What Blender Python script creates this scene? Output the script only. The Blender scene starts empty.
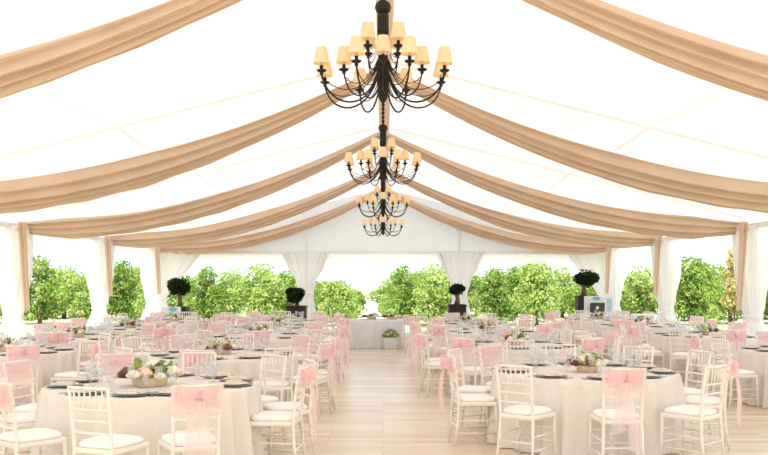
import bpy, math, random
from mathutils import Vector, Matrix
R = math.radians
PI = math.pi
rnd = random.Random(11)
scn = bpy.context.scene
col = scn.collection

# ------------------------------------------------------------------ camera
F_PX, HOR, EYE, VPX = 860.0, 283.0, 1.70, 383.0
cam_d = bpy.data.cameras.new('camera')
cam = bpy.data.objects.new('camera', cam_d)
col.objects.link(cam)
cam.location = (0, 0, EYE)
cam.rotation_euler = (R(90), 0, 0)
cam_d.sensor_width = 36
cam_d.lens = F_PX / 768 * 36
cam_d.shift_y = (HOR - 227.5) / 768
cam_d.shift_x = (384 - VPX) / 768
cam_d.clip_end = 2000
scn.camera = cam


def px(u, v, Y):
    """world X, Z for an image point at distance Y"""
    return (u - VPX) * Y / F_PX, EYE - (v - HOR) * Y / F_PX


# ------------------------------------------------------------------ materials
def mat(name):
    m = bpy.data.materials.new(name)
    m.use_nodes = True
    nt = m.node_tree
    nt.nodes.clear()
    out = nt.nodes.new('ShaderNodeOutputMaterial')
    return m, nt, out


def N(nt, t, **kw):
    n = nt.nodes.new(t)
    for k, v in kw.items():
        setattr(n, k, v)
    return n


def rgba(c):
    return (c[0], c[1], c[2], 1)


def noise_color(nt, c1, c2, scale, detail=3, stretch=None):
    tc = N(nt, 'ShaderNodeTexCoord')
    no = N(nt, 'ShaderNodeTexNoise')
    no.inputs['Scale'].default_value = scale
    no.inputs['Detail'].default_value = detail
    if stretch:
        mp = N(nt, 'ShaderNodeMapping')
        mp.inputs['Scale'].default_value = stretch
        nt.links.new(tc.outputs['Object'], mp.inputs['Vector'])
        nt.links.new(mp.outputs['Vector'], no.inputs['Vector'])
    else:
        nt.links.new(tc.outputs['Object'], no.inputs['Vector'])
    cr = N(nt, 'ShaderNodeValToRGB')
    cr.color_ramp.elements[0].position = .3
    cr.color_ramp.elements[1].position = .7
    cr.color_ramp.elements[0].color = rgba(c1)
    cr.color_ramp.elements[1].color = rgba(c2)
    nt.links.new(no.outputs['Fac'], cr.inputs['Fac'])
    return cr.outputs['Color'], no


def pbr(name, c1, c2=None, rough=.5, metal=0, scale=20, bump=0, stretch=None, spec=.3, sheen=0):
    m, nt, out = mat(name)
    b = N(nt, 'ShaderNodeBsdfPrincipled')
    b.inputs['Roughness'].default_value = rough
    b.inputs['Metallic'].default_value = metal
    b.inputs['Specular IOR Level'].default_value = spec
    c, no = noise_color(nt, c1, c2 or tuple(x * .94 for x in c1), scale, stretch=stretch)
    nt.links.new(c, b.inputs['Base Color'])
    if bump:
        bp = N(nt, 'ShaderNodeBump')
        bp.inputs['Strength'].default_value = bump
        bp.inputs['Distance'].default_value = .01
        nt.links.new(no.outputs['Fac'], bp.inputs['Height'])
        nt.links.new(bp.outputs['Normal'], b.inputs['Normal'])
    nt.links.new(b.outputs['BSDF'], out.inputs['Surface'])
    return m


def cloth(name, c1, c2=None, trans=.4, clear=0.0, scale=8, stretch=None):
    """woven fabric: light is scattered back and let through"""
    m, nt, out = mat(name)
    c, no = noise_color(nt, c1, c2 or tuple(x * .96 for x in c1), scale, stretch=stretch)
    d = N(nt, 'ShaderNodeBsdfDiffuse')
    t = N(nt, 'ShaderNodeBsdfTranslucent')
    nt.links.new(c, d.inputs['Color'])
    nt.links.new(c, t.inputs['Color'])
    mx = N(nt, 'ShaderNodeMixShader')
    mx.inputs[0].default_value = trans
    nt.links.new(d.outputs[0], mx.inputs[1])
    nt.links.new(t.outputs[0], mx.inputs[2])
    res = mx
    if clear > 0:
        tr = N(nt, 'ShaderNodeBsdfTransparent')
        mx2 = N(nt, 'ShaderNodeMixShader')
        mx2.inputs[0].default_value = clear
        nt.links.new(mx.outputs[0], mx2.inputs[1])
        nt.links.new(tr.outputs[0], mx2.inputs[2])
        res = mx2
    nt.links.new(res.outputs[0], out.inputs['Surface'])
    return m


M = {}
M['roof'] = None
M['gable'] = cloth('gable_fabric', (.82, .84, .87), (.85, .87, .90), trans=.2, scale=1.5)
M['swag'] = cloth('tan_voile', (.735, .565, .435), (.78, .615, .485), trans=.28, scale=2)
M['sheer'] = cloth('white_sheer', (.93, .92, .91), (.96, .95, .94), trans=.5, clear=.10, scale=4)
M['valance'] = cloth('valance_sheer', (.93, .91, .88), (.96, .95, .93), trans=.5, clear=.15, scale=4)
M['linen'] = cloth('ivory_linen', (.84, .775, .70), (.87, .815, .75), trans=.10, scale=40)
M['white_linen'] = cloth('white_linen', (.93, .93, .93), (.95, .95, .95), trans=.25, scale=40)
M['tulle'] = cloth('pink_tulle', (.97, .77, .77), (.98, .83, .83), trans=.5, clear=.56, scale=14)
M['tulle_knot'] = cloth('pink_tulle_gathered', (.96, .64, .64), (.97, .70, .70), trans=.4, clear=.30, scale=20)
M['chair'] = pbr('limewashed_wood', (.86, .785, .70), (.91, .85, .78), rough=.45, scale=14, stretch=(1, 1, .2))
M['cushion'] = pbr('ivory_cushion', (.92, .885, .84), (.94, .91, .87), rough=.9, scale=60, bump=.1)
M['iron'] = pbr('black_iron', (.012, .009, .007), (.028, .020, .015), rough=.55, scale=30, spec=.25)
M['ivory_candle'] = pbr('ivory_sleeve', (.75, .6, .4), rough=.6)
M['charger'] = pbr('pewter_charger', (.24, .23, .22), (.34, .33, .31), rough=.35, metal=.3, scale=30)
M['china'] = pbr('white_china', (.86, .85, .83), rough=.25, scale=5, spec=.5)
M['napkin'] = cloth('beige_napkin', (.76, .66, .54), (.82, .72, .60), trans=.05, scale=40)
M['steel'] = pbr('cutlery_steel', (.45, .45, .45), (.55, .55, .55), rough=.25, metal=1)
M['pot'] = pbr('raw_wood_pot', (.66, .48, .33), (.76, .60, .45), rough=.8, scale=18, stretch=(1, 1, .2), bump=.2)
M['rose_peach'] = pbr('peach_rose', (.80, .55, .42), (.87, .70, .58), rough=.8, scale=30)
M['rose_cream'] = pbr('cream_rose', (.86, .78, .64), (.92, .86, .76), rough=.8, scale=30)
M['rose_mauve'] = pbr('dusky_rose', (.10, .045, .04), (.20, .09, .07), rough=.8, scale=30)
M['leaf'] = cloth('centrepiece_leaf', (.18, .32, .06), (.38, .50, .15), trans=.25, scale=20)
M['tree_leaf'] = cloth('orchard_leaf', (.10, .23, .03), (.40, .50, .14), trans=.34, scale=1.5)
M['tree_leaf2'] = cloth('orchard_leaf_light', (.20, .34, .06), (.52, .60, .22), trans=.34, scale=1.5)
M['yellow_leaf'] = cloth('yellow_leaf', (.48, .42, .14), (.60, .52, .26), trans=.4, scale=2)
M['dark_leaf'] = cloth('topiary_leaf', (.012, .022, .008), (.035, .055, .015), trans=.1, scale=10)
M['bark'] = pbr('bark', (.10, .065, .045), (.18, .13, .09), rough=.9, scale=12, bump=.6, stretch=(2, 2, .5))
M['planter'] = pbr('dark_planter', (.020, .013, .010), (.035, .022, .016), rough=.6, scale=12)
M['brown_wood'] = pbr('brown_wood', (.12, .08, .055), (.2, .14, .10), rough=.6, scale=10, stretch=(1, 1, .2))
M['white_paint'] = pbr('white_paint', (.82, .82, .83), rough=.5, scale=8)
M['white_metal'] = pbr('white_metal', (.70, .74, .80), rough=.4, scale=8)
M['black_plastic'] = pbr('black_plastic', (.02, .02, .02), rough=.4)
M['laptop'] = pbr('laptop_grey', (.075, .07, .055), rough=.4, metal=.2)
M['teal'] = pbr('teal_print', (.20, .47, .52), (.24, .52, .57), rough=.6)
M['pale_teal'] = pbr('pale_teal_print', (.42, .60, .60), (.46, .64, .64), rough=.6)
M['hill'] = pbr('haze_tinted_hill', (.40, .47, .60), (.48, .55, .67), rough=1, scale=.02)  # pale bluish tint puts the haze of distance into the base colour
M['soil'] = pbr('soil', (.05, .035, .025), rough=1)


def mat_shade():
    m, nt, out = mat('lit_lamp_shade')
    c, no = noise_color(nt, (.88, .72, .52), (.92, .78, .58), 40)
    d = N(nt, 'ShaderNodeBsdfDiffuse')
    t = N(nt, 'ShaderNodeBsdfTranslucent')
    e = N(nt, 'ShaderNodeEmission')
    e.inputs['Color'].default_value = (1, .66, .32, 1)
    e.inputs['Strength'].default_value = SHADE_E
    nt.links.new(c, d.inputs['Color'])
    nt.links.new(c, t.inputs['Color'])
    mx = N(nt, 'ShaderNodeMixShader')
    mx.inputs[0].default_value = .4
    nt.links.new(d.outputs[0], mx.inputs[1])
    nt.links.new(t.outputs[0], mx.inputs[2])
    ad = N(nt, 'ShaderNodeAddShader')
    nt.links.new(mx.outputs[0], ad.inputs[0])
    nt.links.new(e.outputs[0], ad.inputs[1])
    nt.links.new(ad.outputs[0], out.inputs['Surface'])
    return m


SHADE_E = .16
M['shade'] = mat_shade()


def mat_floor():
    m, nt, out = mat('plank_floor')
    tc = N(nt, 'ShaderNodeTexCoord')
    br = N(nt, 'ShaderNodeTexBrick')
    br.offset = .37
    br.inputs['Scale'].default_value = 1
    br.inputs['Brick Width'].default_value = 1.6
    br.inputs['Row Height'].default_value = .16
    br.inputs['Mortar Size'].default_value = .004
    br.inputs['Color1'].default_value = (.74, .61, .48, 1)
    br.inputs['Color2'].default_value = (.90, .81, .68, 1)
    br.inputs['Mortar'].default_value = (.60, .47, .34, 1)
    nt.links.new(tc.outputs['Object'], br.inputs['Vector'])
    mp = N(nt, 'ShaderNodeMapping')
    mp.inputs['Scale'].default_value = (.7, 14, 1)
    no = N(nt, 'ShaderNodeTexNoise')
    no.inputs['Scale'].default_value = 2.2
    no.inputs['Detail'].default_value = 6
    nt.links.new(tc.outputs['Object'], mp.inputs['Vector'])
    nt.links.new(mp.outputs['Vector'], no.inputs['Vector'])
    cr = N(nt, 'ShaderNodeValToRGB')
    cr.color_ramp.elements[0].position = .3
    cr.color_ramp.elements[1].position = .7
    cr.color_ramp.elements[0].color = (.80, .76, .72, 1)
    cr.color_ramp.elements[1].color = (1, 1, 1, 1)
    nt.links.new(no.outputs['Fac'], cr.inputs['Fac'])
    mx = N(nt, 'ShaderNodeMix', data_type='RGBA', blend_type='MULTIPLY')
    mx.inputs[0].default_value = 1
    nt.links.new(br.outputs['Color'], mx.inputs[6])
    nt.links.new(cr.outputs['Color'], mx.inputs[7])
    b = N(nt, 'ShaderNodeBsdfPrincipled')
    b.inputs['Roughness'].default_value = .25
    b.inputs['Specular IOR Level'].default_value = .5
    nt.links.new(mx.outputs[2], b.inputs['Base Color'])
    nt.links.new(b.outputs[0], out.inputs['Surface'])
    return m


def mat_roof():
    """tent lining; the welded seams are double fabric and let less light through"""
    m, nt, out = mat('tent_fabric')
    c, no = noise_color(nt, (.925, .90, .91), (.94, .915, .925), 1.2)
    tc = N(nt, 'ShaderNodeTexCoord')
    sp = N(nt, 'ShaderNodeSeparateXYZ')
    nt.links.new(tc.outputs['Object'], sp.inputs[0])

    def op(o, a, b=None):
        n = N(nt, 'ShaderNodeMath', operation=o)
        for i, q in enumerate((a, b)):
            if q is None:
                continue
            if hasattr(q, 'links'):
                nt.links.new(q, n.inputs[i])
            else:
                n.inputs[i].default_value = q
        return n.outputs[0]
    ax = op('ABSOLUTE', sp.outputs['X'])
    seam = op('LESS_THAN', op('ABSOLUTE', op('SUBTRACT', ax, 3.77)), .035)
    for y in (1.9, 7.05, 12.2, 17.4, 22.7):
        seam = op('MAXIMUM', seam, op('LESS_THAN', op('ABSOLUTE', op('SUBTRACT', sp.outputs['Y'], y)), .085))
    fac = op('SUBTRACT', TRANS, op('MULTIPLY', seam, .052))
    d = N(nt, 'ShaderNodeBsdfDiffuse')
    t = N(nt, 'ShaderNodeBsdfTranslucent')
    nt.links.new(c, d.inputs['Color'])
    nt.links.new(c, t.inputs['Color'])
    mx = N(nt, 'ShaderNodeMixShader')
    nt.links.new(fac, mx.inputs[0])
    nt.links.new(d.outputs[0], mx.inputs[1])
    nt.links.new(t.outputs[0], mx.inputs[2])
    nt.links.new(mx.outputs[0], out.inputs['Surface'])
    return m


TRANS = .172
M['roof'] = mat_roof()
M['floor'] = mat_floor()
M['ground'] = pbr('pale_gravel', (.26, .27, .15), (.40, .38, .25), rough=1, scale=.6)
M['gravel'] = pbr('pale_gravel', (.62, .58, .50), (.72, .69, .61), rough=1, scale=1.5)


def mat_glass():
    m, nt, out = mat('clear_glass')
    t = N(nt, 'ShaderNodeBsdfTransparent')
    t.inputs['Color'].default_value = (.97, .98, .98, 1)
    g = N(nt, 'ShaderNodeBsdfGlossy')
    g.inputs['Roughness'].default_value = .04
    mx = N(nt, 'ShaderNodeMixShader')
    mx.inputs[0].default_value = .16
    nt.links.new(t.outputs[0], mx.inputs[1])
    nt.links.new(g.outputs[0], mx.inputs[2])
    nt.links.new(mx.outputs[0], out.inputs['Surface'])
    return m


M['glass'] = mat_glass()


# ------------------------------------------------------------------ mesh builder
class MB:
    def __init__(s):
        s.v, s.f, s.sm = [], [], []

    def add(s, vs, fs, smooth=True):
        o = len(s.v)
        s.v += [tuple(p) for p in vs]
        s.f += [tuple(i + o for i in f) for f in fs]
        s.sm += [smooth] * len(fs)
        return s

    def box(s, c, d, rz=0, rx=0):
        m = Matrix.Rotation(rz, 3, 'Z') @ Matrix.Rotation(rx, 3, 'X')
        vs = []
        for z in (-1, 1):
            for y in (-1, 1):
                for x in (-1, 1):
                    vs.append(m @ Vector((x * d[0] / 2, y * d[1] / 2, z * d[2] / 2)) + Vector(c))
        return s.add(vs, [(0, 2, 3, 1), (4, 5, 7, 6), (0, 1, 5, 4), (2, 6, 7, 3), (0, 4, 6, 2), (1, 3, 7, 5)], False)

    def rbox(s, c, d, b, rz=0):
        """box with chamfered edges"""
        m = Matrix.Rotation(rz, 3, 'Z')
        rings = []
        X, Y, Z = d[0] / 2, d[1] / 2, d[2] / 2
        for (z, k) in ((-Z, b), (-Z + b, 0), (Z - b, 0), (Z, b)):
            x, y = X - k, Y - k
            q = b
            pts = [(-x + q, -y), (x - q, -y), (x, -y + q), (x, y - q), (x - q, y), (-x + q, y), (-x, y - q), (-x, -y + q)]
            rings.append([m @ Vector((a, e, z)) + Vector(c) for a, e in pts])
        s.rings(rings, caps=True, smooth=False)
        return s

    def rings(s, rings, caps=True, smooth=True, closed=True):
        n = len(rings[0])
        vs = [p for r in rings for p in r]
        fs = []
        for i in range(len(rings) - 1):
            for j in range(n if closed else n - 1):
                k = (j + 1) % n
                fs.append((i * n + j, i * n + k, (i + 1) * n + k, (i + 1) * n + j))
        if caps and closed:
            fs.append(tuple(reversed(range(n))))
            fs.append(tuple((len(rings) - 1) * n + j for j in range(n)))
        return s.add(vs, fs, smooth)

    def lathe(s, prof, n=16, c=(0, 0, 0), caps=True):
        rs = [[(c[0] + r * math.cos(2 * PI * j / n), c[1] + r * math.sin(2 * PI * j / n), c[2] + z) for j in range(n)] for r, z in prof]
        return s.rings(rs, caps)

    def tube(s, pts, rad, n=6):
        pts = [Vector(p) for p in pts]
        if not hasattr(rad, '__len__'):
            rad = [rad] * len(pts)
        up = Vector((.31, .17, .93)).normalized()
        rs = []
        for i, p in enumerate(pts):
            t = (pts[min(i + 1, len(pts) - 1)] - pts[max(i - 1, 0)]).normalized()
            a = t.cross(up)
            if a.length < .05:
                a = t.cross(Vector((1, 0, 0)))
            a.normalize()
            b = t.cross(a)
            rs.append([p + (a * math.cos(2 * PI * j / n) + b * math.sin(2 * PI * j / n)) * rad[i] for j in range(n)])
        return s.rings(rs)

    def grid(s, fn, nu, nv, smooth=True):
        vs = [fn(i / nu, j / nv) for i in range(nu + 1) for j in range(nv + 1)]
        fs = [(i * (nv + 1) + j, (i + 1) * (nv + 1) + j, (i + 1) * (nv + 1) + j + 1, i * (nv + 1) + j + 1)
              for i in range(nu) for j in range(nv)]
        return s.add(vs, fs, smooth)

    def ball(s, c, r, n=8, m=6, sc=(1, 1, 1), jit=0, rg=None):
        rs = []
        for i in range(m + 1):
            a = PI * i / m
            ring = []
            for j in range(n):
                k = 1 + (rg.uniform(-jit, jit) if jit else 0)
                ring.append((c[0] + r * k * sc[0] * max(.02, math.sin(a)) * math.cos(2 * PI * j / n),
                             c[1] + r * k * sc[1] * max(.02, math.sin(a)) * math.sin(2 * PI * j / n),
                             c[2] - r * k * sc[2] * math.cos(a)))
            rs.append(ring)
        return s.rings(rs)

    def leafquad(s, c, size, rg, asp=.5):
        d = Vector((rg.gauss(0, 1), rg.gauss(0, 1), rg.gauss(0, 1))).normalized()
        e = d.cross(Vector((rg.gauss(0, 1), rg.gauss(0, 1), rg.gauss(0, 1)))).normalized()
        c = Vector(c)
        w = e * size * asp * .5
        nrm = d.cross(e) * size * .12
        return s.add([c - d * size * .5, c + w + nrm, c + d * size * .5, c - w + nrm], [(0, 1, 2), (0, 2, 3)], False)

    def mesh(s, name, m):
        me = bpy.data.meshes.new(name)
        me.from_pydata(s.v, [], s.f)
        me.polygons.foreach_set('use_smooth', s.sm)
        me.materials.append(M[m])
        me.update()
        return me

    def build(s, name, m, parent=None, loc=None):
        o = bpy.data.objects.new(name, s.mesh(name, m))
        col.objects.link(o)
        if parent:
            o.parent = parent
        if loc:
            o.location = loc
        return o


def tag(o, label=None, cat=None, group=None, kind=None):
    if label:
        o['label'] = label
    if cat:
        o['category'] = cat
    if group:
        o['group'] = group
    if kind:
        o['kind'] = kind
    return o


def empty(name, loc=(0, 0, 0), rz=0, label=None, cat=None, group=None):
    o = bpy.data.objects.new(name, None)
    o.empty_display_size = .1
    col.objects.link(o)
    o.location = loc
    o.rotation_euler = (0, 0, rz)
    return tag(o, label, cat, group)


KIDS = {}


def kids(o):
    if o.name not in KIDS:
        KIDS[o.name] = list(o.children)
    return KIDS[o.name]


def copy_tree(o, parent=None):
    c = o.copy()
    col.objects.link(c)
    if parent:
        c.parent = parent
    for ch in kids(o):
        copy_tree(ch, c)
    return c


class Proto:
    """first use hands out the source itself, later uses hand out copies"""

    def __init__(s, make):
        s.make, s.src = make, None

    def get(s, name=None):
        if s.src is None:
            s.src = s.make()
            return s.src
        return copy_tree(s.src)


# ------------------------------------------------------------------ tent shell
HALF, RIDGE, EAVE = 7.5, 4.80, 2.88
FR = [1.9, 7.05, 12.2, 17.4, 22.7, 28.0]
Y0, Y1 = -3.3, 28.0


def roof_z(x, y):
    z = RIDGE + .07 - (RIDGE - EAVE) * abs(x) / HALF
    fr = [-3.3] + FR
    for a, b in zip(fr[:-1], fr[1:]):
        if a <= y <= b:
            t = (y - a) / (b - a)
            q = abs(x) / HALF
            z -= .07 * math.sin(PI * t) * math.sin(PI * min(1, q * 1.0)) ** .6 if 0 < q < 1 else 0
            z += .012 * math.sin(t * PI * 9) * math.sin(PI * q)
            break
    return z


mb = MB()
mb.grid(lambda u, v: (-HALF + 2 * HALF * u, Y0 + (Y1 - Y0) * v, roof_z(-HALF + 2 * HALF * u, Y0 + (Y1 - Y0) * v)), 40, 120)
tag(mb.build('ceiling', 'roof'), kind='structure')

k = 0
# far gable: fabric triangle with a hanging lower edge
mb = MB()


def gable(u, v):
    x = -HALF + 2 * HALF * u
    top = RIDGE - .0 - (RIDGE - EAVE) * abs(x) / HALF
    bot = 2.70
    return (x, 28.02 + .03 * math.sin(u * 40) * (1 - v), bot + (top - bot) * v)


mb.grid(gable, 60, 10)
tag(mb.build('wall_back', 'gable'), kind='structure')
mb = MB()
mb.box((0, 28.06, 2.69), (15, .08, .10))
for x in (-2.5, 2.5):
    mb.box((x, 28.07, (2.69 + RIDGE - .26 * 2.5) / 2), (.06, .04, RIDGE - .26 * 2.5 - 2.75))
k += 1
tag(mb.build('trim_%d' % k, 'white_paint'), kind='structure')
mb = MB()
mb.grid(lambda u, v: (-7.4 + 14.8 * u, 27.95 + .02 * math.sin(u * 160), 2.70 - .38 * v), 220, 4)
tag(mb.build('valance', 'valance'), 'sheer white valance strip hanging across the far gable opening', 'valance')

# eave valances between the side columns
for s in (-1, 1):
    for i in range(len(FR) - 1):
        a, b = FR[i], FR[i + 1]
        drop = .34 if s < 0 else .16
        if i < 2:
            continue
        mb = MB()

        def val(u, v):
            sc = drop * (.55 + .45 * math.sin(PI * u)) if s < 0 else drop
            return (s * (HALF - .02) + .03 * math.sin(u * 50) * v, a + .1 + (b - a - .2) * u, EAVE + .03 - .10 * 0 - sc * v)
        mb.grid(val, 60, 5)
        where = ['', '', 'opening just out of the left frame edge', 'first full side opening', 'side opening next to the far corner'][i]
        tag(mb.build('valance', 'valance'), 'white sheer valance along the %s eave, %s' % ('left' if s < 0 else 'right', where), 'valance')

# aluminium legs and eave beams
for s in (-1, 1):
    mb = MB()
    for y in FR[1:]:
        mb.box((s * HALF, y, EAVE / 2), (.12, .12, EAVE))
    mb.box((s * HALF, (Y0 + Y1) / 2, EAVE - .02), (.12, Y1 - Y0, .10))
    k += 1
    tag(mb.build('trim_%d' % k, 'white_paint'), kind='structure')
mb = MB()
for x in (-2.5, 2.5):
    mb.box((x, 28.06, 1.35), (.10, .10, 2.7))
k += 1
tag(mb.build('trim_%d' % k, 'white_paint'), kind='structure')

# floor and ground
mb = MB()
mb.box((0, 12.5, -.05), (15.4, 32.6, .10))
o = tag(mb.build('floor', 'floor'), kind='structure')
mb = MB()
mb.box((0, 200, -.16), (900, 700, .10))
tag(mb.build('ground', 'ground'), kind='structure')

mb = MB()
mb.box((-.35, 78, -.10), (3.2, 98, .06))
tag(mb.build('path', 'gravel'), kind='structure')

# far-off hills, distance haze painted in as a pale blue tone
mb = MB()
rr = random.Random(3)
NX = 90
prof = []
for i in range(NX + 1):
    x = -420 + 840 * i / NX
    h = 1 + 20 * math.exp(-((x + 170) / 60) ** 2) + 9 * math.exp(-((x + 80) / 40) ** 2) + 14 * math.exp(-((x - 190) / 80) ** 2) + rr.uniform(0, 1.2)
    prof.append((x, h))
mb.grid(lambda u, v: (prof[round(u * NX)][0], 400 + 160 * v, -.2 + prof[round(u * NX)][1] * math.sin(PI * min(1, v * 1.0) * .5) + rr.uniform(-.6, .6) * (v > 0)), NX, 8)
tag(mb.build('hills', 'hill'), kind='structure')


# ------------------------------------------------------------------ tan swags
def swag_z(x):
    x = abs(x)
    return RIDGE - .08 - .56 * x + .041 * x * x


SIDE = {-1: 'left', 1: 'right'}
SW = {0: None, 1: 'nearest tan fabric swag, cut by the upper %s edge of the photo',
      2: 'second tan fabric swag from the front, running out at the %s photo edge',
      3: 'third tan fabric swag, from ridge to the nearest %s curtained column',
      4: 'fourth tan fabric swag, from ridge to the middle %s curtained column',
      5: 'farthest tan fabric swag, along the far gable to the %s corner column'}
for fi in range(1, 6):
    yf = FR[fi] if fi < 5 else 27.7
    for s in (-1, 1):
        root = empty('swag', (0, yf, 0), 0, SW[fi] % SIDE[s], 'swag', 'tan swags under the tent roof')
        rg = random.Random(fi * 10 + s)
        ph = [rg.uniform(0, 6) for _ in range(4)]
        mb = MB()
        XE = 7.36

        def sw(u, v):
            x = .03 + (XE - .03) * u
            w = .12 + (.17 if fi == 1 else .25) * min(1, u / .45) ** .8
            if u > .86:
                w *= 1 - .5 * ((u - .86) / .14)
            h = .95 * w
            t = 2 * v - 1
            pl = .26 * w * (.45 - abs(math.sin(7.3 * PI * v + ph[0] + .9 * math.sin(2.6 * u + ph[1]))) ** .8) \
                + .10 * w * (.5 - abs(math.sin(3.4 * PI * v + ph[2] + 1.7 * u)))
            # outward direction of the U profile
            ang = PI * v
            yo = -.5 * w * math.cos(ang) * (1 + pl / w * 2)
            zo = h * (.5 - math.sin(ang)) - pl * 1.0
            return (s * x, yo, swag_z(x) + zo)
        mb.grid(sw, 70, 90)
        mb.build('drape', 'swag', root)
        if fi >= 3:
            mb = MB()
            zt, zb = swag_z(XE) + .10, (1.15 if fi == 3 else 1.35)

            def tail(u, v):
                w = .17 - .05 * u
                x = s * (HALF - .33 - .02 * u) + (v - .5) * w
                y = -.36 + .22 * u + .035 * math.sin(v * 4 * PI + 1) * (1 - .4 * u)
                return (x, y - (.0 if fi < 5 else .1), zt + (zb - zt) * u)
            mb.grid(tail, 24, 24)
            mb.build('tail', 'swag', root)
            mb = MB()
            mb.ball((s * (HALF - .30), -.26, swag_z(XE) - .04), .095, 12, 8, (1.0, .8, .9), .08, rg)
            mb.build('gathered_knot', 'swag', root)

mb = MB()
mb.grid(lambda u, v: ((v - .5) * .19 + .02, 1.0 + 26.8 * u, RIDGE - .12 - .08 * math.sin(PI * v) - .014 * math.sin(v * 7 * PI)
                      - .05 * abs(math.sin(PI * (1.0 + 26.8 * u - 1.9) / 5.2))), 90, 20)
tag(mb.build('ridge_drape', 'swag'), 'long tan fabric drape running along the tent ridge above the chandeliers', 'drape')


# ------------------------------------------------------------------ curtains
def lerp(tab, x):
    for (a, va), (b, vb) in zip(tab[:-1], tab[1:]):
        if x <= b:
            t = max(0, min(1, (x - a) / (b - a)))
            t = t * t * (3 - 2 * t)
            return va + (vb - va) * t
    return tab[-1][1]


def curtain(name, loc, label, zt, zw, tx, ty, npl, seed, off=None, rz=0):
    root = empty(name, loc, rz, label, 'curtain', 'sheer white curtains on the tent columns')
    rg = random.Random(seed)
    p1, p2 = rg.uniform(0, 6), rg.uniform(0, 6)
    mb = MB()
    rings = []
    nz, na = 40, 96
    for i in range(nz + 1):
        z = .01 + (zt - .01) * i / nz
        rx, ry = lerp(tx, z), lerp(ty, z)
        ox = lerp(off, z) if off else 0
        ring = []
        for j in range(na):
            a = 2 * PI * j / na
            k_ = 1 + .10 * math.sin(npl * a + p1) + .05 * math.sin((npl * 2 - 3) * a + p2 + z)
            ring.append((ox + rx * k_ * math.cos(a), ry * k_ * math.sin(a), z))
        rings.append(ring)
    mb.rings(rings, caps=False)
    mb.build('fabric', 'sheer', root)
    mb = MB()
    rx, ry, ox = lerp(tx, zw) * 1.12, lerp(ty, zw) * 1.14, (lerp(off, zw) if off else 0)
    rings = []
    for z in (zw - .05, zw - .03, zw + .03, zw + .05):
        k_ = 1.0 if abs(z - zw) > .04 else 1.05
        rings.append([(ox + rx * k_ * math.cos(2 * PI * j / 24), ry * k_ * math.sin(2 * PI * j / 24), z) for j in range(24)])
    mb.rings(rings, caps=False)
    mb.build('tieback', 'sheer', root)
    return root


for i, (fy, nm) in enumerate(((FR[3], 'nearest'), (FR[4], 'middle'), (FR[5] - .1, 'corner'))):
    for s in (-1, 1):
        curtain('curtain', (s * (HALF - .02), fy, 0),
                'white sheer curtain tied round the %s %s column with tan tail beside it' % (nm, SIDE[s]),
                EAVE - .02, 1.02,
                [(0, .42), (.5, .33), (1.02, .17), (1.25, .22), (2.0, .34), (2.85, .36)],
                [(0, .34), (.5, .26), (1.02, .15), (1.25, .18), (2.85, .24)], 11, i * 7 + s)
for s in (-1, 1):
    curtain('curtain', (s * 2.5, 28.0, 0), 'white sheer funnel curtain on the %s post of the far gable' % SIDE[s], 2.70, 1.35,
            [(0, .38), (.6, .30), (1.35, .22), (1.7, .30), (2.3, .56), (2.7, .72)],
            [(0, .22), (1.35, .14), (2.7, .10)], 13, 40 + s)
    curtain('curtain', (s * 6.85, 27.75, 0), 'white sheer curtain swept from the far gable to the %s corner column' % SIDE[s], 2.70, 1.15,
            [(0, .26), (.6, .22), (1.15, .13), (1.6, .24), (2.3, .48), (2.7, .62)],
            [(0, .18), (1.15, .12), (2.7, .10)], 9, 50 + s,
            off=[(0, s * .15), (1.15, s * .28), (2.7, -s * .25)])


# ------------------------------------------------------------------ chandeliers
def bez(p0, p1, p2, p3, n):
    out = []
    for i in range(n + 1):
        t = i / n
        a = Vector(p0) * (1 - t) ** 3 + Vector(p1) * 3 * t * (1 - t) ** 2 + Vector(p2) * 3 * t * t * (1 - t) + Vector(p3) * t ** 3
        out.append(a)
    return out


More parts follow.
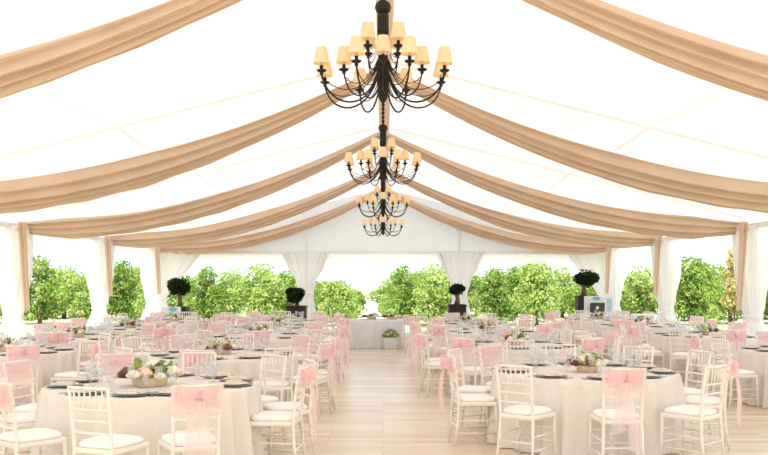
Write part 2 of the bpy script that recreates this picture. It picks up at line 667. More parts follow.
def make_chandelier():
    root = empty('chandelier', (0, 0, 0))
    # z = 0 at the lowest point of the arms
    mb = MB()
    mb.lathe([(.008, .03), (.03, .06), (.045, .10), (.03, .14), (.05, .18), (.055, .30), (.04, .36), (.036, .56), (.048, .58), (.048, .76), (.03, .78)], 14)
    mb.build('stem', 'iron', root)
    mb = MB()
    mb.lathe([(.02, .765), (.055, .78), (.068, .815), (.06, .85), (.03, .875), (.015, .88)], 14)
    mb.build('finial', 'iron', root)
    ch = MB()
    ch.lathe([(.012, .87), (.012, 1.52), (.05, 1.53), (.055, 1.56), (.01, 1.57)], 8)
    for q in range(10):
        ch.lathe([(.012, -.024), (.024, -.01), (.024, .01), (.012, .024)], 8, (0, 0, .92 + q * .06))
    ch.build('hanging_rod', 'iron', root)

    def arm(ang, r, zc, zlow, zstart, thick):
        d = Vector((math.cos(ang), math.sin(ang), 0))
        P = lambda rr_, z: d * rr_ + Vector((0, 0, z))
        mb = MB()
        pts = bez(P(.03, zstart), P(.10, zlow - .18), P(r * .95, zlow - .12), P(r, zc), 14)
        mb.tube(pts, thick, 6)
        # thin secondary scroll above the arm
        mb.tube(bez(P(.03, zstart + .06), P(.14, zlow - .02), P(r * .75, zlow + .0), P(r * .97, zc - .05), 12), thick * .55, 5)
        # small hanging loop under the cup
        mb.tube(bez(P(r, zc - .015), P(r + .01, zc - .09), P(r - .06, zc - .10), P(r - .03, zc - .06), 6), thick * .5, 5)
        a = mb.build('arm', 'iron', root)
        c = P(r, zc)
        mb = MB()
        mb.lathe([(.006, -.03), (.016, -.02), (.012, -.008), (.036, .004), (.042, .014), (.014, .016), (.014, .05), (.005, .052)], 12, c)
        mb.build('drip_cup', 'iron', a)
        mb = MB()
        mb.lathe([(.011, .045), (.011, .10), (.006, .105)], 8, c)
        mb.build('candle_sleeve', 'ivory_candle', a)
        mb = MB()
        mb.lathe([(.068, .062), (.066, .066), (.044, .192), (.042, .194), (.041, .190), (.0635, .068)], 20, c, caps=False)
        mb.build('lamp_shade', 'shade', a)
    for i in range(8):
        arm(2 * PI * (i + .5) / 8, .53, .242, .08, .34, .0075)
    for i in range(4):
        arm(2 * PI * i / 4, .32, .30, .17, .36, .0065)
    for i in range(4):
        arm(2 * PI * (i + .5) / 4, .175, .462, .38, .46, .006)
    return root


ch = Proto(make_chandelier)
for i, (y, z, lab) in enumerate(((7.05, 3.14, 'large black iron chandelier with cream shades, nearest, at top centre'),
                                 (12.5, 3.13, 'black iron chandelier with cream shades, second from the front'),
                                 (17.8, 3.05, 'black iron chandelier with cream shades, third, above the far smallest one'),
                                 (22.75, 2.93, 'smallest and farthest black iron chandelier, lowest before the grey gable'))):
    o = ch.get()
    o.location = (0, y, z)
    o.rotation_euler = (0, 0, .0)
    tag(o, lab, 'chandelier', 'chandeliers along the tent ridge')


# ------------------------------------------------------------------ chairs
def chair_geo(detail, sash):
    """origin on the floor below the seat centre, sitter faces +Y"""
    root = empty('chiavari_chair')
    rear = lambda s: [(s * .190, -.245, 0), (s * .180, -.212, .22), (s * .172, -.198, .44), (s * .176, -.222, .70), (s * .182, -.255, .925)]
    rr_ = [.012, .014, .016, .014, .012]
    front = lambda s: [(s * .200, .205, 0), (s * .198, .198, .22), (s * .193, .190, .425)]

    def back_at(z):
        t = (z - .44) / .485
        return -.198 - .057 * t * (.75 + .25 * t), .172 + .010 * t

    def rail(z, r):
        y, x = back_at(z)
        return [(-x, y, z), (-x / 2, y - .012, z), (0, y - .016, z), (x / 2, y - .012, z), (x, y, z)], r

    def spindle(k):
        x = -.13 + .26 * k / 5
        y1, _ = back_at(.905)
        y0, _ = back_at(.755)
        b = .016 * (1 - (x / .17) ** 2)
        return [(x * .98, y0 - b, .755), (x, (y0 + y1) / 2 - b, .83), (x * 1.02, y1 - b, .905)], [.0065, .0085, .0065]
    seat = MB()
    zs = .425
    rings = []
    for (z, k_) in ((zs - .012, -.008), (zs, 0), (zs + .02, 0), (zs + .03, -.008)):
        rings.append([(-.175 - k_, -.205 - k_, z), (.175 + k_, -.205 - k_, z), (.208 + k_, .19 + k_, z), (.190 + k_, .215 + k_, z), (-.190 - k_, .215 + k_, z), (-.208 - k_, .19 + k_, z)])
    seat.rings(rings, smooth=False)
    cush = MB()
    rings = []
    for (z, k_) in ((.455, .012), (.463, 0), (.485, 0), (.500, .02), (.506, .07)):
        ring = []
        for j in range(28):
            a = 2 * PI * j / 28
            ca, sa = math.cos(a), math.sin(a)
            e = .45
            X = math.copysign(abs(ca) ** e, ca)
            Yv = math.copysign(abs(sa) ** e, sa)
            yy = Yv * (.203 - k_)
            wx = .180 + .018 * (Yv + 1) / 2
            ring.append((X * (wx - k_), yy + .005, z))
        rings.append(ring)
    cush.rings(rings)
    st = []
    for s in (-1, 1):
        for z in (.13, .26):
            st.append([(s * .195, .20, z), (s * .182, -.225 + .05 * z, z)])
    for z in (.17, .30):
        st.append([(-.197, .20, z), (.197, .20, z)])
    st.append([(-.182, -.218, .20), (.182, -.218, .20)])
    n = 8 if detail else 5
    rails = [rail(.918, .013), rail(.755, .010), rail(.665, .010), rail(.575, .010)]
    if detail:
        seat.build('seat', 'chair', root)
        cush.build('cushion', 'cushion', root)
        for s in (-1, 1):
            MB().tube(front(s), [.011, .014, .016], n).build('front_leg', 'chair', root)
            MB().tube(rear(s), rr_, n).build('rear_leg', 'chair', root)
        for p in st:
            MB().tube(p, .008, 6).build('stretcher', 'chair', root)
        for p, r in rails:
            MB().tube(p, r, 6).build('back_rail', 'chair', root)
        for k_ in range(6):
            p, r = spindle(k_)
            MB().tube(p, r, 6).build('spindle', 'chair', root)
    else:
        f = MB()
        for s in (-1, 1):
            f.tube(front(s), [.011, .014, .016], n)
            f.tube(rear(s), rr_, n)
        for p in st:
            f.tube(p, .008, 5)
        f.v += seat.v and []
        f.add(seat.v, seat.f, False)
        f.build('frame', 'chair', root)
        b = MB()
        for p, r in rails:
            b.tube(p, r, 5)
        for k_ in range(6):
            p, r = spindle(k_)
            b.tube(p, r, 5)
        b.build('backrest', 'chair', root)
        cush.build('cushion', 'cushion', root)
    if sash:
        rg = random.Random(sash * 17)
        ph = rg.uniform(0, 6)
        y, x = back_at(.85)
        mb = MB()
        na = 40

        def band(u, v):
            a = 2 * PI * u
            z = .70 + .235 * v
            yb, xb = back_at(z)
            e = .35
            ca, sa = math.cos(a), math.sin(a)
            X = math.copysign(abs(ca) ** e, ca) * (xb + .020)
            Yv = math.copysign(abs(sa) ** .8, sa) * .028
            # gathered towards the knot at the middle of the back
            g = math.exp(-(X / .09) ** 2) if sa < 0 else 0
            z = .70 + .235 * v + (.83 - z) * .35 * g
            w = .006 * math.sin(v * 22 + ph + 8 * u)
            return (X, yb - .010 + Yv + w, z)
        mb.grid(band, na, 12)
        root_s = mb.build('sash', 'tulle', root)
        mb = MB()
        yk = y - .052
        for s in (-1, 1):
            L = rg.uniform(.13, .17)
            dz = rg.uniform(-.03, .03)

            def loop(u, v):
                a = PI * u
                r_ = math.sin(a)
                X = s * L * (1 - math.cos(2 * PI * u)) * .5
                yy = yk - .045 * math.sin(2 * PI * u) - .01
                hw = .02 + .055 * r_
                z = .84 + dz * r_ + (v - .5) * 2 * hw + .008 * math.sin(v * 14 + 5 * u)
                return (X, yy, z)
            mb.grid(loop, 16, 8)
        mb.ball((0, yk - .012, .84), .030, 10, 6, (1.1, .8, 1.2), .1, rg)
        mb.build('bow', 'tulle_knot', root_s)
        for s in (-1, 1):
            zb = rg.uniform(.20, .34)
            sp = rg.uniform(.03, .09)
            mb = MB()

            def tl(u, v):
                w = .05 + .10 * u ** .7
                X = s * (.012 + sp * u) + (v - .5) * w + .012 * math.sin(5 * u + ph)
                yy = yk - .02 - .05 * math.sin(PI * min(1, u * 1.15)) * .5 - .04 * u + .016 * math.sin(v * 9 + ph + 3 * u) * (1 - .3 * u)
                z = .835 + (zb - .835) * u - .03 * v * s * u
                return (X, yy, z)
            mb.grid(tl, 20, 10)
            mb.build('sash_tail', 'tulle', root_s)
    return root


CH = {}
for det in (0, 1):
    for sa in (0, 1, 2, 3):
        CH[(det, sa)] = Proto(lambda d=det, s_=sa: chair_geo(d, s_))


# ------------------------------------------------------------------ tables and their settings
TD = 1.95 / 2
TH = .75


def cloth_mesh(seed, rad, npl, mname):
    rg = random.Random(seed)
    ph = [rg.uniform(0, 6) for _ in range(3)]
    mb = MB()
    na = 240
    rings = [[(0.001 * math.cos(2 * PI * j / na), .001 * math.sin(2 * PI * j / na), TH) for j in range(na)]]
    for q in (.5, .94, .985):
        rings.append([(rad * q * math.cos(2 * PI * j / na), rad * q * math.sin(2 * PI * j / na), TH) for j in range(na)])
    for i in range(15):
        d = i / 14
        z = TH - .008 - (TH - .016) * d
        ring = []
        for j in range(na):
            a = 2 * PI * j / na
            f = 1 - 2 * abs(math.sin(npl / 2 * a + ph[0] + .7 * math.sin(3 * a + ph[2]))) + .5 * math.sin((npl + 5) * a + ph[1])
            amp = .052 * d ** .6
            ring.append(((rad + .004 + .055 * d ** .8 + amp * f) * math.cos(a), (rad + .004 + .055 * d ** .8 + amp * f) * math.sin(a), z))
        rings.append(ring)
    mb.rings(rings, caps=False)
    return mb.mesh('tablecloth', mname)


def make_table():
    root = empty('banquet_table')
    o = bpy.data.objects.new('tablecloth', cloth_mesh(5, TD, 26, 'linen'))
    col.objects.link(o)
    o.parent = root
    mb = MB()
    mb.lathe([(.01, TH - .045), (TD - .03, TH - .045), (TD - .02, TH - .02), (TD - .03, TH - .012), (.01, TH - .012)], 48)
    mb.build('tabletop', 'brown_wood', root)
    mb = MB()
    mb.lathe([(.30, .0), (.30, .03), (.06, .06), (.05, .68), (.20, TH - .045)], 16)
    mb.build('pedestal', 'brown_wood', root)
    return root


TABLE = Proto(make_table)


def one(name, mb, m):
    me = mb.mesh(name, m)

    def mk():
        o = bpy.data.objects.new(name, me)
        col.objects.link(o)
        return o
    return mk


mk_charger = one('charger_plate', MB().lathe([(.01, 0), (.10, 0), (.155, .012), (.165, .014), (.160, .018), (.105, .006), (.01, .006)], 28), 'charger')
mk_plate = one('dinner_plate', MB().lathe([(.01, 0), (.075, 0), (.115, .014), (.125, .017), (.12, .020), (.078, .006), (.01, .006)], 24), 'china')
nb = MB()
nb.rbox((0, 0, .012), (.10, .17, .018), .006)
nb.rbox((.004, .01, .026), (.075, .15, .012), .005)
mk_napkin = one('napkin', nb, 'napkin')
mk_wine = one('wine_glass', MB().lathe([(.034, 0), (.034, .003), (.006, .008), (.0045, .05), (.0045, .10), (.018, .115), (.036, .15), (.038, .18), (.031, .222),
                                        (.029, .222), (.036, .18), (.034, .152), (.016, .119), (.002, .114)], 14), 'glass')
mk_water = one('water_glass', MB().lathe([(.030, 0), (.030, .003), (.006, .008), (.005, .04), (.02, .06), (.036, .09), (.037, .12), (.033, .155),
                                          (.031, .155), (.035, .12), (.034, .092), (.018, .064), (.002, .058)], 14), 'glass')
fk = MB()
fk.box((0, -.03, .003), (.010, .13, .004))
fk.box((0, .055, .003), (.022, .04, .003))
for q in (-1, 0, 1):
    fk.box((q * .008, .09, .003), (.004, .04, .003))
mk_fork = one('fork', fk, 'steel')
kn = MB()
kn.box((0, -.055, .003), (.013, .09, .005))
kn.box((.001, .05, .003), (.016, .12, .002))
mk_knife = one('knife', kn, 'steel')


def make_centre(var):
    root = empty('centrepiece')
    rg = random.Random(100 + var)
    mb = MB()
    mb.lathe([(.10, 0), (.11, .01), (.12, .065), (.118, .075), (.106, .075), (.104, .065), (.01, .06)], 20)
    mb.build('wooden_pot', 'pot', root)
    mb = MB()
    for i in range(55):
        a = rg.uniform(0, 2 * PI)
        r = .17 * math.sqrt(rg.random())
        z = .10 + .10 * (1 - (r / .2) ** 2) * rg.random() + rg.uniform(-.02, .05)
        mb.leafquad((r * 1.15 * math.cos(a), r * math.sin(a), z), rg.uniform(.05, .10), rg, .5)
    mb.build('foliage', 'leaf', root)
    kinds = ['rose_cream', 'rose_peach', 'rose_cream', 'rose_mauve', 'rose_peach', 'rose_cream', 'rose_peach', 'rose_peach', 'rose_cream', 'rose_mauve', 'rose_peach', 'rose_cream', 'rose_mauve', 'rose_peach', 'rose_cream', 'rose_mauve']
    for i in range(16):
        a = 2 * PI * i * .618 + var
        r = .19 * math.sqrt((i + .3) / 16)
        z = .165 - .40 * r + rg.uniform(-.01, .03)
        rd = rg.uniform(.042, .058)
        mb = MB()
        c = (r * 1.1 * math.cos(a), r * math.sin(a), z)
        mb.ball(c, rd * .75, 9, 6, (1, 1, .9), .08, rg)
        for q in range(6):   # outer petals
            b = q * PI / 3 + a
            mb.ball((c[0] + rd * .5 * math.cos(b), c[1] + rd * .5 * math.sin(b), c[2] - rd * .15), rd * .5, 6, 4, (1, 1, .8), .08, rg)
        mb.build('rose', kinds[i], root)
    return root


CENTRE = [Proto(lambda v=v: make_centre(v)) for v in range(3)]

PL = ['near-middle', 'near-right', 'right-front', 'right-rear', 'far-right', 'far-middle', 'far-left', 'left-rear', 'left-front', 'near-left']
REG = [-90, -54, -18, 18, 54, 90, 126, 162, 198, 234]

# (x, y, table phrase, detail, chair list {place: (angle, sash, radius offset)} or None)
L1 = {0: (-88, 0, .14, -24), 1: (-64, 1, .16, 0), 2: (-7, 2, -.10, 0), 3: (22, 0, 0, 0), 4: (50, 0, 0, 0), 5: (86, 0, 0, 0), 6: (120, 1, 0, 0), 7: (163, 2, .0, 0), 8: (192, 1, -.14, 24), 9: (-121, 3, .06, -8)}
R1 = {0: (-90, 1, 0, 0), 1: (-54, 0, .04, 4), 2: (-15, 3, -.08, 0), 3: (20, 0, 0, 0), 4: (52, 0, 0, 0), 5: (88, 0, 0, 0), 6: (124, 2, 0, 0), 7: (152, 0, 0, 0), 8: (186, 2, -.06, 0), 9: (-128, 0, .02, 0)}
TABLES = [
    (-2.15, 8.05, 'nearest table left of aisle', 'nearest on the left of the aisle', 1, L1),
    (2.18, 9.30, 'nearest table right of aisle', 'nearest on the right of the aisle', 1, R1),
    (-2.14, 11.5, 'second table left of aisle', 'second on the left of the aisle', 1, None),
    (2.06, 13.2, 'second table right of aisle', 'second on the right of the aisle', 1, None),
    (-2.2, 15.4, 'third table left of aisle', 'third on the left of the aisle', 0, None),
    (2.06, 17.0, 'third table right of aisle', 'third on the right of the aisle', 0, None),
    (-2.32, 18.7, 'fourth table left of aisle', 'fourth on the left of the aisle', 0, None),
    (2.05, 20.6, 'farthest table right of aisle', 'farthest on the right of the aisle', 0, None),
    (-2.60, 21.9, 'farthest table left of aisle', 'farthest on the left of the aisle', 0, None),
    (-5.30, 12.0, 'nearest outer-left table', 'cut by the left photo edge', 1, None),
    (-5.33, 15.05, 'second outer-left table', 'second along the left tent side', 0, None),
    (-5.33, 18.2, 'third outer-left table', 'third along the left tent side', 0, None),
    (-5.20, 21.4, 'farthest outer-left table', 'farthest along the left tent side', 0, None),
    (6.10, 12.2, 'nearest outer-right table', 'cut by the right photo edge', 1, None),
    (5.93, 15.7, 'second outer-right table', 'second along the right tent side', 0, None),
    (5.85, 19.3, 'third outer-right table', 'third along the right tent side', 0, None),
    (5.70, 22.6, 'farthest outer-right table', 'farthest along the right tent side', 0, None),
]
SKIP_CHAIR = set()
SKIP_WARE = set()
for ti, (tx, ty, tname, tlab, det, spec) in enumerate(TABLES):
    rg = random.Random(500 + ti)
    o = TABLE.get()
    o.location = (tx, ty, 0)
    o.rotation_euler = (0, 0, rg.uniform(0, 6))
    tag(o, 'round banquet table in floor-length ivory cloth, ' + tlab, 'table', 'round banquet tables')
    c = CENTRE[ti % 3].get()
    c.location = (tx, ty + (-.12 if ti < 2 else 0), TH + .001)
    sc = 1.15 if ti == 0 else .95
    c.scale = (sc * (1.2 if ti == 0 else 1), sc, sc)
    c.rotation_euler = (0, 0, rg.uniform(-.4, .4))
    tag(c, 'low floral centrepiece in wooden pot on the ' + tname, 'flowers', 'floral centrepieces')
    if spec is None:
        spec = {}
        jit = rg.uniform(-8, 8)
        for q in range(10):
            ang = REG[q] + jit + rg.uniform(-4, 4)
            sash = 0
            if (q + ti) % 2 == 0:
                sash = 1 + (q + ti) % 3
            aisle = (abs(tx) < 3) and (math.cos(R(ang)) * (-tx) > .75 * abs(tx))
            if aisle:
                sash = 1 + q % 3
            spec[q] = (ang, sash, -.03 if aisle else rg.uniform(-.01, .05), rg.uniform(-7, 7))
    for q, sv in spec.items():
        ang, sash, dr, tw = sv
        a = R(ang)
        r = TD + .30 + dr
        if abs(tx + r * math.cos(a)) > 7.05:
            continue
        where = '%s place of the %s' % (PL[q], tname)
        if (ti, q) not in SKIP_CHAIR:
            o = CH[(det, sash)].get()
            o.location = (tx + r * math.cos(a), ty + r * math.sin(a), 0)
            o.rotation_euler = (0, 0, a + PI / 2 + R(tw))
            tag(o, ('white chiavari chair with pink tulle sash, ' if sash else 'plain white chiavari chair, ') + where, 'chair',
                'white chiavari chairs at the tables')
        if (ti, q) in SKIP_WARE:
            continue
        ux, uy = math.cos(a), math.sin(a)
        rz = a + PI / 2
        sx, sy = -uy, ux

        def put(mk, rr_, side, z, label, cat, group, rot=0):
            o = mk()
            o.location = (tx + ux * rr_ + sx * side, ty + uy * rr_ + sy * side, TH + z)
            o.rotation_euler = (0, 0, rz + rot)
            tag(o, label, cat, group)
        put(mk_charger, TD - .19, 0, .001, 'dark pewter charger plate, ' + where, 'plate', 'charger plates')
        put(mk_plate, TD - .19, 0, .0085, 'white dinner plate on charger, ' + where, 'plate', 'dinner plates')
        put(mk_napkin, TD - .19, 0, .016, 'folded beige napkin on plate, ' + where, 'napkin', 'napkins', rg.uniform(-.2, .2))
        put(mk_wine, TD - .42, -.06, .001, 'tall stemmed wine glass, ' + where, 'glass', 'wine glasses')
        put(mk_water, TD - .42, .06, .001, 'short stemmed water glass, ' + where, 'glass', 'water glasses')
        if ti < 4:
            put(mk_fork, TD - .17, .195, .001, 'steel fork beside charger, ' + where, 'fork', 'forks')
            put(mk_knife, TD - .17, -.195, .001, 'steel knife beside charger, ' + where, 'knife', 'knives')

# ------------------------------------------------------------------ gift table at the end of the aisle
GY = 22.6
root = empty('buffet_table', (-.20, GY, 0), 0, 'rectangular white-clothed table at the far end of the aisle', 'table')
mb = MB()
rings = []
W, D = 1.50, .75


def rect_ring(w, d, z, amp, n=120, seed=0):
    ring = []
    per = 2 * (w + d)
    for j in range(n):
        t = per * j / n
        f = amp * (math.sin(t * 22) + .5 * math.sin(t * 37 + 1))
        if t < w:
            p = (-w / 2 + t, -d / 2 - f)
        elif t < w + d:
            p = (w / 2 + f, -d / 2 + t - w)
        elif t < 2 * w + d:
            p = (w / 2 - (t - w - d), d / 2 + f)
        else:
            p = (-w / 2 - f, d / 2 - (t - 2 * w - d))
        ring.append((p[0], p[1], z))
    return ring


for i in range(12):
    d_ = i / 11
    rings.append(rect_ring(W + .05 * d_, D + .05 * d_, .01 + (.74 - .01) * (1 - d_), .026 * d_ ** .5))
rings.insert(0, rect_ring(W - .02, D - .02, .75, 0))
rings.insert(0, rect_ring(.02, .02, .75, 0))
mb.rings(rings, caps=False)
mb.build('tablecloth', 'white_linen', root)
mb = MB()
mb.box((0, 0, .725), (W - .06, D - .06, .03))
mb.build('tabletop', 'brown_wood', root)
for sx_ in (-1, 1):
    for sy_ in (-1, 1):
        MB().tube([(sx_ * .62, sy_ * .28, 0), (sx_ * .62, sy_ * .28, .71)], .02, 8).build('leg', 'white_metal', root)
for (u, lab) in ((371.5, 'low flower arrangement on the left half of the aisle-end table'), (392, 'low flower arrangement on the right half of the aisle-end table')):
    c = CENTRE[1].get()
    c.location = ((u - VPX) * GY / F_PX, GY - .1, .751)
    c.scale = (1.1, 1.1, .8)
    tag(c, lab, 'flowers', 'flower arrangements on the aisle-end table')
# white pot with flowers in front
PY = 22.0
root = empty('flower_planter', ((390.5 - VPX) * PY / F_PX, PY, 0), 0, 'white bucket of flowers standing before the aisle-end table', 'planter')
MB().lathe([(.155, 0), (.165, .01), (.195, .30), (.20, .31), (.185, .31), (.18, .28), (.01, .27)], 20).build('bucket', 'white_paint', root)
mb = MB()
rg = random.Random(9)
for i in range(160):
    a = rg.uniform(0, 2 * PI)
    r = .22 * math.sqrt(rg.random())
    mb.leafquad((r * math.cos(a), r * math.sin(a), .33 + .2 * rg.random() * (1 - (r / .25) ** 2)), rg.uniform(.06, .11), rg)
mb.build('foliage', 'leaf', root)
for i in range(9):
    a = i * 2.4
    r = .17 * math.sqrt((i + .5) / 9)
    MB().ball((r * math.cos(a), r * math.sin(a), .36 + .10 * rg.random()), .045, 8, 5, (1, 1, .8), .1, rg).build('rose', ('rose_mauve', 'rose_cream', 'rose_peach')[i % 3], root)

# white metal side chair left of that table
o = CH[(0, 0)].get()
o.location = ((340 - VPX) * 22.9 / F_PX, 23.0, 0)
o.rotation_euler = (0, 0, R(-90))
tag(o, 'white chair standing side-on left of the aisle-end table', 'chair')


# ------------------------------------------------------------------ topiary planters by the far gable
def topiary(u, Y, ztop, w, crown, trunk, label, seed):
    x = (u - VPX) * Y / F_PX
    root = empty('topiary_planter', (x, Y, 0), 0, label, 'potted tree', 'dark potted topiary trees')
    mb = MB()
    mb.rbox((0, 0, ztop / 2), (w, w, ztop), .012)
    mb.rbox((0, 0, ztop - .02), (w + .04, w + .04, .05), .01)
    mb.build('planter_box', 'planter', root)
    MB().box((0, 0, ztop + .006), (w - .06, w - .06, .012)).build('soil', 'soil', root)
    zc, rx, rz_, lob = crown
    dx = lob
    mb = MB()
    rg = random.Random(seed)
    tk = [(0, 0, ztop), (.02, 0, ztop + (zc - ztop) * .35), (-.01, .01, ztop + (zc - ztop) * .7), (dx * .3, 0, zc)]
    mb.tube(tk, [trunk * 1.7, trunk * 1.1, trunk, trunk * .6], 10)
    for q in range(5):
        a = q * 1.26
        mb.tube([tk[2], (dx + rx * .6 * math.cos(a), rx * .6 * math.sin(a), zc + .1 * rz_)], [trunk * .5, trunk * .2], 6)
    mb.build('trunk', 'bark', root)
    mb = MB()
    blobs = [(dx, 0, 0, 1)] + [(dx + rx * .45 * math.cos(a + seed), rx * .45 * math.sin(a + seed), rz_ * rg.uniform(-.3, .4), .62) for a in (0, 1.05, 2.1, 3.15, 4.2, 5.25)]
    for i in range(2200):
        b = rg.choice(blobs)
        d = Vector((rg.gauss(0, 1), rg.gauss(0, 1), rg.gauss(0, 1))).normalized() * rg.uniform(.65, 1.0)
        mb.leafquad((b[0] + d.x * rx * b[3] * .82, b[1] + d.y * rx * b[3] * .82, zc + b[2] + d.z * rz_ * b[3] * .9), rg.uniform(.05, .09), rg, .6)
    mb.ball((dx, 0, zc), rx * .6, 12, 8, (1, 1, rz_ / rx), .05, rg)
    mb.build('crown', 'dark_leaf', root)


topiary(179.5, 26.0, .97, .48, (1.58, .38, .34, -.02), .05, 'dark topiary tree in black box behind the white teal-marked board, far left', 1)
topiary(297, 26.6, .99, .57, (1.31, .33, .28, -.05), .04, 'low round topiary in brown box before the left gable curtain', 2)
topiary(457, 26.6, 1.03, .53, (1.50, .27, .22, .0), .06, 'small topiary in dark box before the right gable curtain', 3)
topiary(583.5, 26.0, 1.30, .42, (1.86, .42, .30, .08), .06, 'tallest topiary in black box beside the white board, far right', 4)


def blot(mb, cx, y, cz, w, h, seed):
    """flat lobed emblem printed shape"""
    rg = random.Random(seed)
    n = 36
    vs = [(cx, y, cz)]
    for j in range(n):
        a = 2 * PI * j / n
        k_ = 1 + .10 * math.sin(6 * a)
        vs.append((cx + w / 2 * k_ * math.cos(a), y, cz + h / 2 * k_ * math.sin(a)))
    mb.add(vs, [(0, 1 + j, 1 + (j + 1) % n) for j in range(n)], False)


# left: white board with a teal emblem on a brown side table
Y = 24.6
x0, _ = px(171, 0, Y)
root = empty('side_table', (x0, Y, 0), 0, 'dark brown side table under the white teal-marked board, far left', 'table')
MB().rbox((0, 0, .77), (.62, .45, .04), .008).build('tabletop', 'brown_wood', root)
MB().box((0, -.17, .60), (.54, .03, .30)).build('apron', 'brown_wood', root)
for sx_ in (-1, 1):
    for sy_ in (-1, 1):
        MB().box((sx_ * .27, sy_ * .18, .375), (.05, .05, .75)).build('leg', 'brown_wood', root)
root = empty('sign_board', (x0, Y, .79), 0, 'white board with teal emblem standing on the brown side table', 'sign')
MB().rbox((0, 0, .115), (.56, .06, .23), .008).build('board', 'white_paint', root)
mb = MB()
blot(mb, .06, -.034, .16, .24, .13, 1)
mb.build('emblem', 'teal', root)

# right: white board, laptop on counter
Y = 24.6
x0, _ = px(596, 0, Y)
root = empty('counter', (x0, Y, 0), 0, 'white counter under the dark laptop, far right', 'counter')
MB().rbox((0, .0, .40), (.66, .50, .80), .01).build('body', 'white_paint', root)
MB().rbox((0, .0, .82), (.72, .56, .04), .01).build('counter_top', 'white_paint', root)
root = empty('laptop', (x0 - .0, Y - .12, .84), 0, 'open dark laptop with round white mark facing the tables', 'laptop')
mb = MB()
mb.rbox((0, .12, .008), (.42, .26, .014), .004)
mb.build('keyboard_base', 'laptop', root)
mb = MB()
mb.box((0, -.035, .155), (.42, .012, .29), 0, R(8))
lid = mb.build('lid', 'laptop', root)
mb = MB()
vs = [(.045 * math.cos(2 * PI * j / 24), -.047, .155 + .045 * math.sin(2 * PI * j / 24)) for j in range(24)]
mb.add(vs, [tuple(range(24))], False)
mk_ = mb.build('round_mark', 'white_paint', lid)
root = empty('sign_board', (x0 + .0, Y + .15, .84), 0, 'white board with teal emblem behind the dark laptop', 'sign')
MB().rbox((0, 0, .24), (.60, .05, .48), .008).build('board', 'white_paint', root)
mb = MB()
blot(mb, .04, -.029, .415, .24, .11, 2)
mb.build('emblem', 'teal', root)
xa, za = px(612, 306, Y)
root = empty('sign_board', (xa, Y + .3, 0), 0, 'narrow white upright board with teal panel right of the laptop', 'sign')
MB().rbox((0, 0, .68), (.26, .05, 1.36), .008).build('board', 'white_paint', root)
MB().box((0, -.03, 1.06), (.14, .012, .38)).build('panel', 'pale_teal', root)

# brown wooden chair by the nearest left column
root = empty('wooden_chair', (-6.52, 17.0, 0), R(180), 'dark brown wooden slat-back chair beside the nearest left column', 'chair')
for s in (-1, 1):
    MB().tube([(s * .19, .20, 0), (s * .19, .20, .43)], .02, 8).build('front_leg', 'brown_wood', root)
    MB().tube([(s * .20, -.22, 0), (s * .19, -.20, .43), (s * .205, -.28, .84)], .02, 8).build('rear_leg', 'brown_wood', root)
MB().rbox((0, 0, .44), (.44, .44, .035), .01).build('seat', 'brown_wood', root)
MB().rbox((0, -.28, .82), (.46, .03, .06), .008).build('top_rail', 'brown_wood', root)
for q in range(4):
    MB().tube([(-.13 + .087 * q, -.21, .45), (-.13 + .087 * q, -.275, .80)], .012, 6).build('back_slat', 'brown_wood', root)

# white equipment box with round dial near the right side
Y = 25.0
x0, _ = px(643.5, 0, Y)
root = empty('equipment_box', (x0, Y, 0), 0, 'white equipment box with a black round dial, beyond the right tables', 'equipment')
MB().rbox((0, 0, .40), (.66, .5, .80), .02).build('case', 'white_paint', root)
mb = MB()
vs = []
MB().lathe([(.01, 0), (.07, 0), (.075, .01), (.05, .02), (.01, .02)], 20).build('dial', 'black_plastic', root)
d_ = root.children[-1]
d_.rotation_euler = (R(90), 0, 0)
d_.location = (.14, -.25, .71)
for q in range(3):
    MB().box((-.22 + .07 * q, -.255, .73), (.05, .02, .05)).build('switch', 'black_plastic', root)


# ------------------------------------------------------------------ orchard
def crown_mesh(seed, m, rx=1.5, h=2.7, z0=.0, n=4600, leaf=.20):
    rg = random.Random(seed)
    mb = MB()
    blobs = []
    for i in range(22):
        t = rg.random()
        z = z0 + (h - z0) * (.10 + .80 * t)
        wid = rx * (1 - .55 * t ** 1.6) * (.75 + .25 * math.sin(PI * t))
        a = rg.uniform(0, 2 * PI)
        r = wid * .72 * math.sqrt(rg.random())
        blobs.append((r * math.cos(a), r * math.sin(a), z, rg.uniform(.32, .58) * rx * .75))
    blobs.append((0, 0, h - .4 * rx * .6, .38 * rx))
    for b in blobs:
        k_ = int(n / len(blobs))
        for i in range(k_):
            d = Vector((rg.gauss(0, 1), rg.gauss(0, 1), rg.gauss(0, 1))).normalized() * rg.uniform(.72, 1.08)
            mb.leafquad((b[0] + d.x * b[3], b[1] + d.y * b[3], max(.1, b[2] + d.z * b[3] * .9)), rg.uniform(.6, 1.1) * leaf, rg, .55)
    return mb.mesh('crown', m)


def trunk_mesh(seed, h=1.6, r=.09):
    rg = random.Random(seed)
    mb = MB()
    mb.tube([(0, 0, -.12), (.03, .0, h * .3), (-.02, .03, h * .6), (.02, 0, h)], [r * 1.4, r, r * .85, r * .5], 10)
    for q in range(5):
        a = q * 1.26 + rg.random()
        mb.tube([(0, 0, h * .45), (.35 * math.cos(a), .35 * math.sin(a), h * .8), (.7 * math.cos(a), .7 * math.sin(a), h * 1.15)], [r * .6, r * .4, r * .15], 6)
    return mb.mesh('trunk', 'bark')


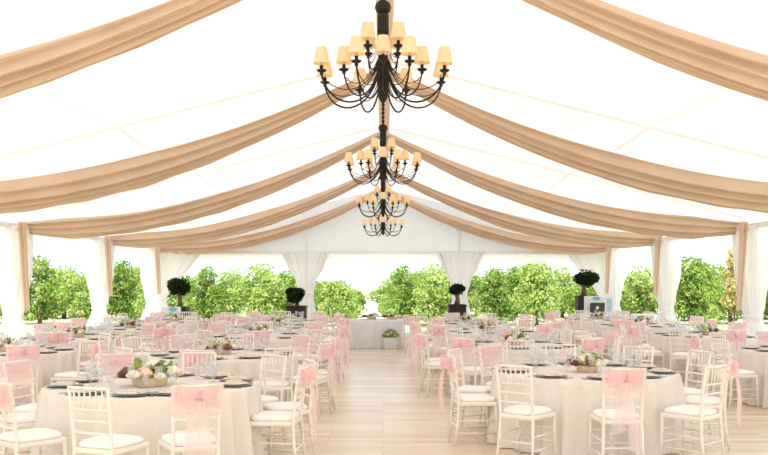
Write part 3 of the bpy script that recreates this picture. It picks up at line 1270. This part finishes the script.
CR = [crown_mesh(21 + i, 'tree_leaf' if i % 2 == 0 else 'tree_leaf2') for i in range(4)]
TR = [trunk_mesh(31 + i) for i in range(2)]
ORD = ['first', 'second', 'third', 'fourth', 'fifth', 'sixth', 'seventh', 'eighth', 'ninth', 'tenth', 'eleventh', 'twelfth', 'thirteenth',
       'fourteenth', 'fifteenth', 'sixteenth', 'seventeenth', 'eighteenth', 'nineteenth', 'twentieth', 'twenty-first', 'twenty-second', 'twenty-third',
       'twenty-fourth', 'twenty-fifth']


def tree(x, y, sc, var, rz, label, group):
    root = empty('orchard_tree', (x, y, 0), rz, label, 'tree', group)
    root.scale = sc
    a = bpy.data.objects.new('crown', CR[var % 4])
    b = bpy.data.objects.new('trunk', TR[var % 2])
    for o in (a, b):
        col.objects.link(o)
        o.parent = root


rg = random.Random(77)
# front row: (u in the photo, v of the top)
front = [(-14, 262), (40, 258), (84, 272), (121, 262), (160, 275), (208, 268), (262, 264), (300, 276), (338, 282),
         (404, 268), (436, 265), (494, 270), (536, 263), (590, 270), (640, 267), (692, 259), (730, 272), (775, 264)]
for i, (u, v) in enumerate(front):
    Y = 37 + rg.uniform(-1.2, 1.2)
    x, z = px(u, v, Y)
    s = z / 2.75
    w = rg.uniform(.88, 1.02)
    tree(x, Y, (w, w * .8, s), i * 3 + 1, rg.uniform(0, 6), 'bright green orchard tree behind the tent, %s from the left in front row' % ORD[i], 'front row of orchard trees')
back = [(8, 268), (64, 266), (102, 270), (140, 268), (184, 276), (234, 270), (286, 272), (322, 282), (352, 291),
        (392, 280), (420, 272), (466, 274), (516, 268), (562, 268), (614, 276), (666, 272), (712, 266), (752, 270)]
for i, (u, v) in enumerate(back):
    Y = 44 + rg.uniform(-1.5, 1.5)
    x, z = px(u, v, Y)
    s = z / 2.75
    w = rg.uniform(.9, 1.05)
    tree(x, Y, (w, w, s), i * 5 + 2, rg.uniform(0, 6), 'green orchard tree in the row behind, %s from the left' % ORD[i], 'rear row of orchard trees')
# yellowish slim shrub beside the right column
YL = crown_mesh(91, 'yellow_leaf', rx=.62, h=3.0, z0=.3, n=2600, leaf=.15)
x, z = px(734, 256, 31)
root = empty('slim_tree', (x, 31, 0), 0, 'slim yellow-green tree seen just left of the nearest right column', 'tree')
o = bpy.data.objects.new('crown', YL)
col.objects.link(o)
o.parent = root
o = bpy.data.objects.new('trunk', TR[0])
col.objects.link(o)
o.parent = root
o.scale = (.35, .35, 1)

# ------------------------------------------------------------------ light
w = bpy.data.worlds.new('sky')
scn.world = w
w.use_nodes = True
bg = w.node_tree.nodes['Background']
bg.inputs['Color'].default_value = (.84, .915, 1, 1)
bg.inputs['Strength'].default_value = 2.3
sd = bpy.data.lights.new('sun', 'SUN')
sd.energy = 13
sd.angle = R(3)
sd.color = (1, .97, .92)
so = bpy.data.objects.new('sun', sd)
col.objects.link(so)
so.rotation_euler = (R(32), R(-8), 0)
so.location = (0, 0, 30)

scn.view_settings.view_transform = 'Standard'
scn.view_settings.look = 'None'
scn.view_settings.gamma = 1
scn.view_settings.use_curve_mapping = False
scn.view_settings.exposure = -.36
scn.cycles.use_denoising = True
scn.cycles.max_bounces = 10
scn.cycles.diffuse_bounces = 5
scn.cycles.glossy_bounces = 3
scn.cycles.transmission_bounces = 8
scn.cycles.transparent_max_bounces = 16
scn.cycles.caustics_reflective = False
scn.cycles.caustics_refractive = False
